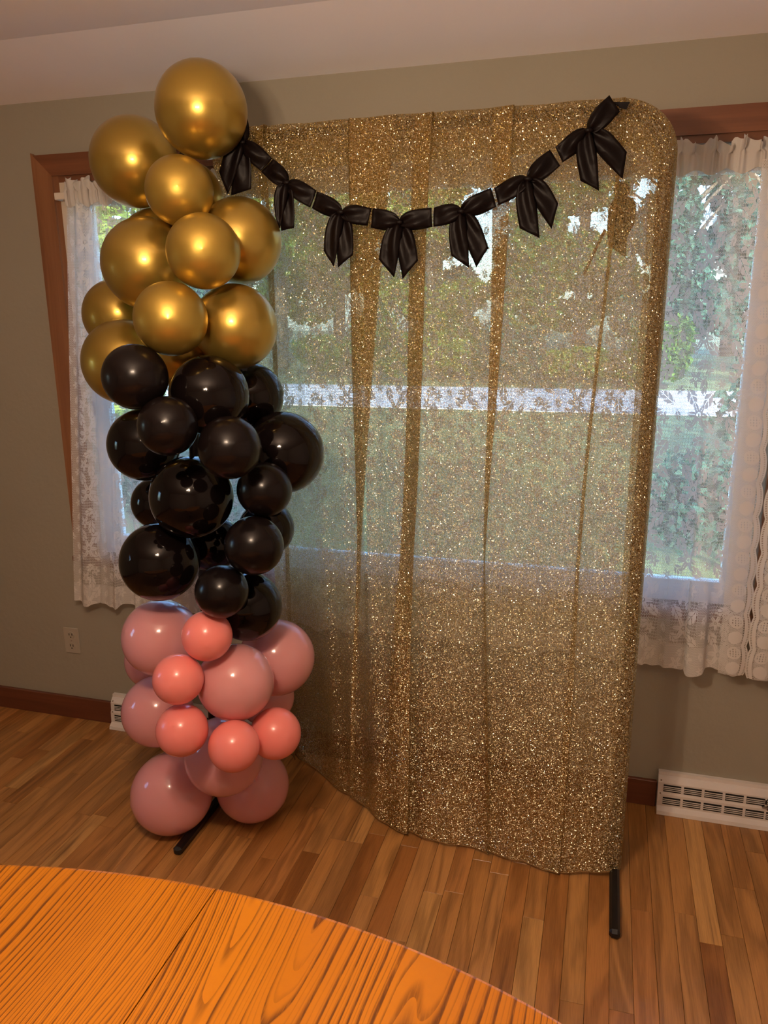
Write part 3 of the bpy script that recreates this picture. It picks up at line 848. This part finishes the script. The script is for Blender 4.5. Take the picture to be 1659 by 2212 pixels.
# rolled hem along the bottom
hp = rowsP[0]
keep = [i for i in range(0, len(hp) - 30, 2)]
M_HEM = mat_simple('stitched_gold_hem', (0.24, 0.13, 0.04), 0.5, metal=0.3, var=0.4, scale=500)
bm = bmesh.new(); tube(bm, [tuple(hp[i]) for i in keep], 0.0022, 6); child_at(from_bm('hem', bm, M_HEM, None, True), gc)

# ------------------------------------------------------------------ ribbon bow garland
YG = -0.461
ga = tag(empty('bow_garland', (-0.5, YG, 1.94)), 'garland of black satin ribbon bows swagged across the gold curtain', 'garland')
def ribbon(name, k, a, b, parent, y0=YG, puff=0.012, neck=0.007, n=12, m=8, swell=(0.009, 0.009), phase=0.0, layers=1):
    """satin strip from the pinched knot k to its cut end a-b (x, z pairs)"""
    k = np.array(k); a = np.array(a); b = np.array(b)
    mid = (a + b) / 2; d = mid - k; L = np.linalg.norm(d); d /= L; nrm = np.array([-d[1], d[0]])
    if np.dot(a - b, nrm) < 0: a, b = b, a; swell = swell[::-1]
    V, Fc = [], []
    for lay in range(layers):
        rows = []
        for i in range(n + 1):
            t = i / n
            ea = k + nrm * neck + (a - (k + nrm * neck)) * t
            eb = k - nrm * neck + (b - (k - nrm * neck)) * t
            h = math.sin(math.pi * t ** 0.62)
            ca = ea + nrm * h * swell[0]; cb = eb - nrm * h * swell[1]
            row = []
            for j in range(m + 1):
                s = j / m
                p = ca * (1 - s) + cb * s
                yy = -puff * math.sin(math.pi * min(1, t * 1.15)) * (0.35 + 0.65 * math.sin(math.pi * s)) * (1 if lay == 0 else -0.45)
                yy += 0.0055 * math.sin(s * 9.0 + phase + 2 * t) * (1 - t) ** 0.8 + 0.002 * math.sin(s * 5 + t * 6 + phase)
                row.append((p[0], y0 + yy - 0.001 * (lay == 0), p[1]))
            rows.append(row)
        b0 = len(V)
        for r in rows: V += r
        for i in range(n):
            for j in range(m):
                q = b0 + i * (m + 1) + j
                Fc.append((q, q + 1, q + m + 2, q + m + 1))
    o = mesh(name, V, Fc, M_SATIN, None, True)
    md = o.modifiers.new('thick', 'SOLIDIFY'); md.thickness = 0.0009; md.offset = 0
    o.parent = parent
    return o
BOWS = [
 {'k': (-1.005, 2.161), 'loops': [[(-1.031, 2.222), (-0.991, 2.231)], [(-0.919, 2.116), (-0.955, 2.086)]], 'tails': [[(-1.08, 2.091), (-1.057, 2.03)], [(-1.05, 2.028), (-0.987, 2.041)]]},
 {'k': (-0.879, 2.052), 'loops': [[(-0.917, 2.115), (-0.953, 2.084)], [(-0.794, 2.029), (-0.812, 1.985)]], 'tails': [[(-0.915, 1.966), (-0.905, 1.934)], [(-0.903, 1.929), (-0.863, 1.935)]]},
 {'k': (-0.724, 1.97), 'loops': [[(-0.791, 2.026), (-0.808, 1.984)], [(-0.638, 1.977), (-0.649, 1.933)]], 'tails': [[(-0.775, 1.872), (-0.748, 1.829)], [(-0.693, 1.859), (-0.738, 1.827)]]},
 {'k': (-0.56, 1.938), 'loops': [[(-0.634, 1.977), (-0.641, 1.928)], [(-0.473, 1.972), (-0.471, 1.924)]], 'tails': [[(-0.617, 1.845), (-0.575, 1.797)], [(-0.51, 1.84), (-0.553, 1.793)]]},
 {'k': (-0.393, 1.959), 'loops': [[(-0.467, 1.972), (-0.468, 1.924)], [(-0.317, 2.013), (-0.303, 1.967)]], 'tails': [[(-0.418, 1.85), (-0.37, 1.818)], [(-0.321, 1.867), (-0.352, 1.819)]]},
 {'k': (-0.224, 2.029), 'loops': [[(-0.31, 2.012), (-0.297, 1.97)], [(-0.173, 2.095), (-0.146, 2.056)]], 'tails': [[(-0.241, 1.912), (-0.19, 1.887)], [(-0.147, 1.968), (-0.161, 1.908)]]},
 {'k': (-0.082, 2.132), 'loops': [[(-0.16, 2.099), (-0.141, 2.063)], [(-0.038, 2.208), (-0.011, 2.17)]], 'tails': [[(-0.095, 2.018), (-0.049, 1.993)], [(0.011, 2.079), (0.005, 2.018)]]}]
GHOST = {'k': (0.007, 1.993), 'loops': [[(-0.012, 2.034), (0.018, 2.025)]], 'tails': [[(-0.022, 1.875), (0.026, 1.84)], [(0.043, 1.928), (0.027, 1.895)]]}
def bow(d, y0, label=None, mirror=1, dz=0.0):
    kx, kz = d['k']
    bm = bmesh.new(); bmesh.ops.create_uvsphere(bm, u_segments=12, v_segments=8, radius=0.0085)
    for v in bm.verts: v.co = Vector((kx + v.co.x * 1.35, y0 - 0.006 * mirror + v.co.y * 0.8, kz + v.co.z * 0.8))
    kn = child_at(from_bm('ribbon_bow', bm, M_SATIN, None, True), ga)
    if label: kn['label'] = label
    for i, (a, b) in enumerate(d['loops']):
        ribbon('loop', (kx, kz), a, b, kn, y0, 0.011, 0.0065, swell=(0.011, 0.011), phase=i * 2.1 + kx * 9, layers=2)
    for i, (a, b) in enumerate(d['tails']):
        ribbon('tail', (kx + (i - 0.5) * 0.008, kz - 0.004), a, b, kn, y0 - 0.004 + 0.006 * i, 0.006, 0.0105, swell=(0.013, 0.006), phase=i * 1.7 + kz * 7)
for b in BOWS: bow(b, YG)
bow(GHOST, YB + 0.055, 'dark bow hanging behind the gold curtain at the upper right', -1)
gk = ga.children[-1]
# ribbon end tucked over the top bar, thin tail behind the cloth
mesh('ribbon_end', [(-0.031, -0.446, 2.196), (0.011, -0.446, 2.193), (0.003, -0.4465, 2.176), (-0.012, -0.4465, 2.181), (-0.031, -0.444, 2.196), (0.011, -0.444, 2.193), (0.003, -0.4445, 2.176), (-0.012, -0.4445, 2.193)],
     [(0, 1, 2, 3), (7, 6, 5, 4), (0, 4, 5, 1), (1, 5, 6, 2), (2, 6, 7, 3), (3, 7, 4, 0)], M_SATIN).parent = ga
bpy.data.objects['ribbon_end'].matrix_parent_inverse = Matrix.Translation(-Vector(ga.location))
M_BRN = mat_simple('brown_ribbon_cord', (0.16, 0.06, 0.02), 0.6)
bm = bmesh.new(); tube(bm, [(-0.031, YB + 0.050, 1.912), (-0.056, YB + 0.052, 1.855), (-0.080, YB + 0.050, 1.799)], 0.0038, 8)
cd = child_at(from_bm('cord', bm, M_BRN, None, True), ga); cd['label'] = 'thin brown cord hanging behind the gold curtain'

# ------------------------------------------------------------------ balloons
BAL = {
'G1':(-1.089,-0.529,2.234,0.122),'G2':(-1.398,-0.381,2.146,0.129),'G3':(-1.106,-0.644,2.018,0.088),'G4':(-1.009,-0.503,1.902,0.116),
'G5':(-1.014,-0.707,1.861,0.094),'G6':(-1.273,-0.556,1.844,0.127),'G7':(-1.374,-0.330,1.910,0.113),'G8':(-1.090,-0.761,1.695,0.094),
'G9':(-1.004,-0.570,1.671,0.116),'G10':(-1.550,-0.304,1.704,0.116),'G11':(-1.434,-0.468,1.564,0.129),'G12':(-1.202,-0.506,1.594,0.108),
'G13':(-1.176,-0.473,2.027,0.097),'B1':(-1.162,-0.833,1.552,0.083),'B2':(-1.027,-0.700,1.494,0.107),'B3':(-1.048,-0.404,1.461,0.101),
'B4':(-1.058,-0.867,1.434,0.075),'B5':(-0.925,-0.800,1.373,0.081),'B6':(-0.912,-0.485,1.306,0.121),'B7':(-1.358,-0.520,1.318,0.110),
'B8':(-1.390,-0.420,1.109,0.086),'B9':(-1.127,-0.657,1.198,0.119),'B10':(-0.895,-0.666,1.234,0.076),'B11':(-0.903,-0.733,1.092,0.081),
'B12':(-0.972,-0.500,1.073,0.085),'B13':(-1.246,-0.661,0.996,0.117),'B14':(-0.994,-0.762,0.961,0.074),'B15':(-0.996,-0.606,0.858,0.103),
'B16':(-1.177,-0.467,1.002,0.091),'P1':(-1.305,-0.600,0.721,0.120),'C1':(-1.045,-0.769,0.826,0.071),'P2':(-0.975,-0.461,0.629,0.122),
'P3':(-1.006,-0.691,0.650,0.113),'C2':(-1.113,-0.826,0.711,0.071),'P4':(-1.378,-0.544,0.424,0.117),'C3':(-1.110,-0.832,0.555,0.074),
'C4':(-0.965,-0.802,0.509,0.073),'C5':(-0.900,-0.660,0.479,0.077),'P5':(-1.111,-0.600,0.333,0.125),'P6':(-1.334,-0.568,0.137,0.136),
'P7':(-1.098,-0.440,0.126,0.125),'P8':(-1.055,-0.388,0.442,0.096),'P9':(-1.482,-0.378,0.523,0.104)}
LAB = {
'G1':'largest-looking gold balloon at the very top of the column, against the ceiling','G2':'big gold balloon at the upper left, just left of the topmost balloon',
'G3':'small satin gold balloon directly below the topmost gold balloon','G4':'big gold balloon on the right side touching the gold curtain below the first bow',
'G5':'small satin gold balloon overlapping the big ones in the middle of the gold cluster','G6':'big gold balloon at left centre of the gold cluster',
'G7':'gold balloon peeking out behind the left centre gold balloon, beside the lace','G8':'lowest small satin gold balloon, at front just above the black balloons',
'G9':'lowest big gold balloon on the right, resting on the black balloons','G10':'gold balloon sticking out at far left, half behind two others',
'G11':'lowest gold balloon on the left, partly covered by a black balloon','G12':'gold balloon glimpsed in the gap between the gold and black clusters',
'G13':'sliver of a gold balloon behind the topmost and small upper gold balloons','B1':'uppermost small black balloon on the left, in front of a gold balloon',
'B2':'big glossy black balloon at the top centre of the black cluster','B3':'uppermost black balloon on the right, half hidden behind its neighbour by the curtain',
'B4':'small satin black balloon at left front, second row of the black cluster','B5':'small satin black balloon at centre front, second row of the black cluster',
'B6':'big black balloon bulging furthest right over the gold curtain','B7':'big glossy black balloon at the left edge of the second black row, against the lace',
'B8':'smaller black balloon at left edge, half behind the big middle one','B9':'biggest glossy black balloon in the middle of the black cluster',
'B10':'small satin black balloon at right, just below the rightmost big black one','B11':'small satin black balloon at right, third row, beside the gold curtain',
'B12':'black balloon mostly hidden behind the two small right-hand black ones','B13':'big glossy black balloon at lower left, sitting on a pink balloon',
'B14':'lowest small satin black balloon, resting on a coral balloon','B15':'lowest big black balloon at right, above the pink balloons',
'B16':'dark black balloon deep in the centre behind the lower black balloons','P1':'uppermost big dusty pink balloon on the left, under a black balloon',
'C1':'uppermost small coral balloon, tucked under a small black balloon','P2':'uppermost big dusty pink balloon on the right against the gold curtain',
'P3':'big dusty pink balloon in the centre of the pink cluster','C2':'small coral balloon at left, second from the top of the coral ones',
'P4':'big dusty pink balloon at left in front of the wall register','C3':'small coral balloon at lower left with a bright lamp highlight',
'C4':'lowest small coral balloon at centre front','C5':'small coral balloon at the right by the curtain hem',
'P5':'big dusty pink balloon low in the centre, above the stand foot','P6':'lowest dusty pink balloon on the left, resting on the floor',
'P7':'lowest dusty pink balloon on the right, resting on the floor by the foot','P8':'dusty pink balloon mostly hidden behind the right coral balloon',
'P9':'dusty pink balloon peeking out behind the left ones near the wall'}
SMALLG, SMALLB = {'G3', 'G5', 'G8'}, {'B1', 'B4', 'B5', 'B10', 'B11', 'B14'}
def balloon_mesh(name, r):
    """sphere that draws in to a short neck and rolled knot on -z, tiny tip on +z"""
    n, prof = 48, []
    for i in range(31):
        a = math.pi * i / 30
        rr = math.sin(a); zz = math.cos(a)
        prof.append((rr, zz))
    prof[0] = (0.0, 1.0)
    prof = [(0.0, 1.010), (0.03, 1.007)] + [p for p in prof[1:28]] + [(0.20, -0.985), (0.085, -1.02), (0.05, -1.05), (0.075, -1.075), (0.07, -1.10), (0.0, -1.10)]
    bm = bmesh.new(); rings = []
    for (q, z) in prof:
        if q == 0.0: rings.append([bm.verts.new((0, 0, z * r))])
        else: rings.append([bm.verts.new((q * r * math.cos(2 * math.pi * k / n), q * r * math.sin(2 * math.pi * k / n), z * r)) for k in range(n)])
    for A, B in zip(rings, rings[1:]):
        for k in range(n):
            a = A[k % len(A)], A[(k + 1) % len(A)]; b = B[k % len(B)], B[(k + 1) % len(B)]
            vs = []
            for w in (a[0], b[0], b[1], a[1]):
                if w not in vs: vs.append(w)
            bm.faces.new(vs)
    bmesh.ops.recalc_face_normals(bm, faces=bm.faces)
    me = bpy.data.meshes.new(name); bm.to_mesh(me); bm.free()
    me.polygons.foreach_set('use_smooth', [True] * len(me.polygons))
    return me
for key, (x, y, z, r) in BAL.items():
    me = balloon_mesh('balloon', r)
    mt = {'G': M_BGOLDS if key in SMALLG else M_BGOLD, 'B': M_BBLKS if key in SMALLB else M_BBLK, 'P': M_BPINK, 'C': M_BCORAL}[key[0]]
    me.materials.append(mt)
    o = bpy.data.objects.new('balloon', me); COL.objects.link(o)
    o.location = (x, y, z)
    axis = Vector((-1.2 - x, -0.45 - y, 0.35 * (rnd.random() - 0.5)))
    if axis.length < 0.06: axis = Vector((0, 1, 0.2))
    if key in ('G3', 'G5', 'G8', 'C1'): axis = Vector((-0.45, 0.9, 0.0))
    o.rotation_mode = 'QUATERNION'
    o.rotation_quaternion = (-axis).normalized().to_track_quat('Z', 'Y')
    tag(o, LAB[key], 'balloon', {'G': 'gold balloons in the column', 'B': 'black balloons in the column', 'P': 'big dusty pink balloons at the bottom', 'C': 'small coral balloons'}[key[0]])

# ------------------------------------------------------------------ dining table
TA, TB, TC = 0.972, 0.53, (-0.602, -2.099)
ZT = 0.740
tb = tag(empty('dining_table', (TC[0], TC[1], 0)), 'oval golden oak dining table with a leaf seam, in the foreground', 'table')
def half_top(sgn):
    n = 90
    out = []
    for i in range(n + 1):
        a = math.pi / 2 - sgn * math.pi * i / n
        out.append((TC[0] + TA * math.cos(a), TC[1] + TB * math.sin(a)))
    gap = 0.0011 * sgn
    out = [(x if 0 < i < n else TC[0] + gap, y) for i, (x, y) in enumerate(out)]
    bm = bmesh.new()
    prof = [(0.012, -0.026), (0.0, -0.020), (0.0, -0.006), (0.0035, -0.0012), (0.009, 0.0)]
    rings = []
    for ins, dz in prof:
        ring = []
        for i, (x, y) in enumerate(out):
            cx, cy = x - TC[0], y - TC[1]
            l = math.hypot(cx, cy); f = (l - ins) / l
            px = TC[0] + cx * f
            if i in (0, n): px = TC[0] + gap
            ring.append(bm.verts.new((px, TC[1] + cy * f, ZT + dz)))
        rings.append(ring)
    for A, B in zip(rings, rings[1:]):
        for i in range(n): bm.faces.new((A[i], A[i + 1], B[i + 1], B[i]))
        bm.faces.new((A[n], A[0], B[0], B[n]))
    bm.faces.new(rings[-1]); bm.faces.new(rings[0][::-1])
    o = child_at(from_bm('tabletop_half', bm, M_TABLE), tb)
    return o
half_top(1); half_top(-1)
def ell_ring(bm, a, b, z0, z1, th):
    n = 64
    V = [[bm.verts.new((TC[0] + (a - t) * math.cos(2 * math.pi * i / n), TC[1] + (b - t) * math.sin(2 * math.pi * i / n), z)) for i in range(n)] for t, z in ((0, z0), (0, z1), (th, z1), (th, z0))]
    for q in range(4):
        A, B = V[q], V[(q + 1) % 4]
        for i in range(n): bm.faces.new((A[i], A[(i + 1) % n], B[(i + 1) % n], B[i]))
bm = bmesh.new(); ell_ring(bm, TA - 0.09, TB - 0.09, 0.655, 0.7135, 0.022); child_at(from_bm('apron', bm, M_OAKEDGE), tb)
bm = bmesh.new()
pr = [(0.115, 0.10), (0.12, 0.16), (0.085, 0.20), (0.065, 0.30), (0.085, 0.40), (0.095, 0.46), (0.07, 0.52), (0.08, 0.60), (0.14, 0.655), (0.14, 0.713)]
for dx in (0,):
    tube(bm, [(TC[0], TC[1], z) for _, z in pr], [r for r, _ in pr], 28)
child_at(from_bm('pedestal', bm, M_OAKEDGE, None, True), tb)
for k in range(4):
    a = math.radians(45 + 90 * k); c, s = math.cos(a), math.sin(a)
    bm = bmesh.new(); tube(bm, [(TC[0] + c * q, TC[1] + s * q, z) for q, z in ((0.06, 0.17), (0.18, 0.16), (0.30, 0.09), (0.38, 0.030))], [0.045, 0.042, 0.034, 0.030], 12)
    child_at(from_bm('leg', bm, M_OAKEDGE, None, True), tb)

# ------------------------------------------------------------------ outdoors, seen through lace and cloth
ZG = -0.60
M_GRASS = mat_simple('lawn_grass', (0.125, 0.140, 0.045), 0.9, var=0.35, scale=1.4, bmp=0.6, bscale=60)
M_ROAD = mat_simple('pale_concrete_road', (0.62, 0.60, 0.62), 0.85, var=0.06, scale=0.8)
M_BARK = mat_simple('tree_bark', (0.085, 0.060, 0.040), 0.9, var=0.3, scale=8, bmp=0.5, bscale=20)
M_LEAF1 = m_leaf('leaf_green', (0.030, 0.070, 0.016), (0.10, 0.170, 0.040))
M_LEAF2 = m_leaf('leaf_yellow_green', (0.075, 0.125, 0.018), (0.22, 0.29, 0.06))
M_LEAF3 = m_leaf('leaf_blue_green', (0.028, 0.062, 0.045), (0.075, 0.150, 0.105))
structure(box('ground', -60, 60, 0.45, 90, ZG - 0.4, ZG, M_GRASS), 'green lawn outside the window')
structure(box('foundation', XL - WT, XR + WT, YF - WT, WT, ZG - 0.3, -0.35, M_WALL))
structure(box('road', -60, 60, 15.9, 21.4, ZG - 0.02, ZG + 0.02, M_ROAD), 'pale concrete street beyond the lawn')
def leaves(name, blobs, n, size, mat, parent, seed):
    rg = np.random.default_rng(seed)
    w = np.array([b[3] * b[4] * b[5] for b in blobs]); w = w / w.sum()
    idx = rg.choice(len(blobs), n, p=w)
    B = np.array(blobs)[idx]
    d = rg.normal(size=(n, 3)); d /= np.linalg.norm(d, axis=1)[:, None]
    rr = rg.uniform(0.45, 1.0, n) ** 0.6
    c = B[:, :3] + d * rr[:, None] * B[:, 3:6]
    a = rg.normal(size=(n, 3)); a /= np.linalg.norm(a, axis=1)[:, None]
    b = np.cross(a, rg.normal(size=(n, 3))); b /= np.linalg.norm(b, axis=1)[:, None]
    s = size * rg.uniform(0.6, 1.4, n)[:, None]
    P = np.stack([c - a * s, c + b * s * 0.5, c + a * s, c - b * s * 0.5], 1).reshape(-1, 3)
    f = np.arange(4 * n).reshape(n, 4)
    me = bpy.data.meshes.new(name); me.from_pydata(P.tolist(), [], f.tolist()); me.update()
    o = link(name, me, mat, parent); o['kind'] = 'stuff'
    return o
def tree(x, y, h, r, mat, label, n, size, seed, low=0.35):
    t = tag(empty('tree', (x, y, ZG)), label, 'tree', 'trees outside')
    rg = random.Random(seed)
    bm = bmesh.new()
    tube(bm, [(0, 0, -0.1), (0.05, 0.02, h * 0.3), (0.0, 0.1, h * 0.6), (0.1, 0.0, h * 0.85)], [0.05 * h * 0.5, 0.04 * h * 0.5, 0.03 * h * 0.5, 0.01 * h], 10)
    for k in range(6):
        a = rg.uniform(0, 6.28); z0 = h * rg.uniform(0.35, 0.6)
        tube(bm, [(0, 0.05, z0), (math.cos(a) * r * 0.4, math.sin(a) * r * 0.4, z0 + h * 0.12), (math.cos(a) * r * 0.75, math.sin(a) * r * 0.75, z0 + h * 0.2)], [0.012 * h, 0.008 * h, 0.003 * h], 6)
    from_bm('trunk', bm, M_BARK, t, True)
    bl = []
    for k in range(14):
        a = rg.uniform(0, 6.28); q = rg.uniform(0.1, 0.8) * r
        bl.append((math.cos(a) * q, math.sin(a) * q, h * rg.uniform(low, 0.95), r * rg.uniform(0.28, 0.5), r * rg.uniform(0.28, 0.5), r * rg.uniform(0.22, 0.4)))
    leaves('foliage', bl, n, size, mat, t, seed)
    return t
def shrub(x, y, rx, ry, h, mat, label, n, size, seed):
    t = tag(empty('shrub', (x, y, ZG)), label, 'shrub', 'shrubs outside')
    rg = random.Random(seed)
    bm = bmesh.new()
    for k in range(7):
        a = rg.uniform(0, 6.28)
        tube(bm, [(0, 0, -0.05), (math.cos(a) * rx * 0.3, math.sin(a) * ry * 0.3, h * 0.4), (math.cos(a) * rx * 0.6, math.sin(a) * ry * 0.6, h * 0.75)], [0.03, 0.02, 0.008], 6)
    from_bm('stem', bm, M_BARK, t, True)
    bl = [(rg.uniform(-0.6, 0.6) * rx, rg.uniform(-0.6, 0.6) * ry, h * rg.uniform(0.3, 0.75), rx * 0.5, ry * 0.5, h * 0.3) for _ in range(9)]
    leaves('foliage', bl, n, size, mat, t, seed)
names = ['leftmost in the row', 'second from the left in the row', 'third from the left, behind the balloons', 'fourth from the left, behind the gold curtain', 'fifth from the left, behind the gold curtain', 'sixth from the left, behind the right window', 'rightmost in the row']
for q in range(7):
    tree(-23.5 + 5.2 * q, 28.0 + (q % 2) * 4.6, 10.0 + (q * 37 % 5) * 0.5, 2.9, (M_LEAF1, M_LEAF3, M_LEAF1, M_LEAF2)[q % 4], 'tall tree across the street, ' + names[q], 12000, 0.17, q + 20, 0.10)
for q in range(5):
    tree(-24.0 + 7.4 * q, 40.0 + (q % 2) * 5.5, 15.5 + (q * 3 % 4) * 0.6, 4.0, (M_LEAF3, M_LEAF1)[q % 2], 'very tall far tree of the back row, ' + ('first from the left', 'second from the left', 'third from the left', 'fourth from the left', 'last at the right')[q], 12500, 0.22, q + 40, 0.12)
tree(2.6, 9.5, 5.4, 2.1, M_LEAF3, 'blue-green lawn tree seen through the lace at the right edge', 6500, 0.085, 5, 0.16)
tree(-8.3, 10.5, 6.0, 2.4, M_LEAF2, 'yellow-green lawn tree seen through the lace at the left', 6000, 0.10, 6, 0.16)
shrub(-5.2, 24.6, 1.7, 1.0, 1.5, M_LEAF2, 'yellow-green shrub beyond the street, behind the middle of the curtain', 3200, 0.10, 7)
shrub(-1.0, 24.2, 1.7, 1.0, 1.3, M_LEAF2, 'yellow-green shrub beyond the street, behind the right of the curtain', 3200, 0.10, 8)
shrub(-9.6, 24.8, 1.7, 1.0, 1.6, M_LEAF1, 'dark shrub beyond the street at the left', 3200, 0.10, 9)
for q, (sx, lab) in enumerate(((-17.6, 'dark round shrub beyond the street at far left'), (-13.4, 'dark round shrub beyond the street left of the balloons'), (-7.4, 'dark tall shrub between two lower ones beyond the street'), (-3.1, 'dark tall shrub beyond the street behind the lower bows'), (1.4, 'dark tall shrub beyond the street at the right curtain edge'), (4.8, 'dark tall shrub beyond the street in the right window'))):
    shrub(sx, 22.7, 1.15, 0.55, 2.0 + 0.3 * (q % 3), (M_LEAF1, M_LEAF3)[q % 2], lab, 3600, 0.10, 60 + q)
shrub(1.25, 4.6, 0.95, 0.7, 1.05, M_LEAF3, 'blue-green shrub just outside the window at the right', 4200, 0.045, 10)
shrub(-4.3, 5.2, 1.2, 0.8, 1.0, M_LEAF3, 'blue-green shrub just outside the window at the left', 4200, 0.05, 11)
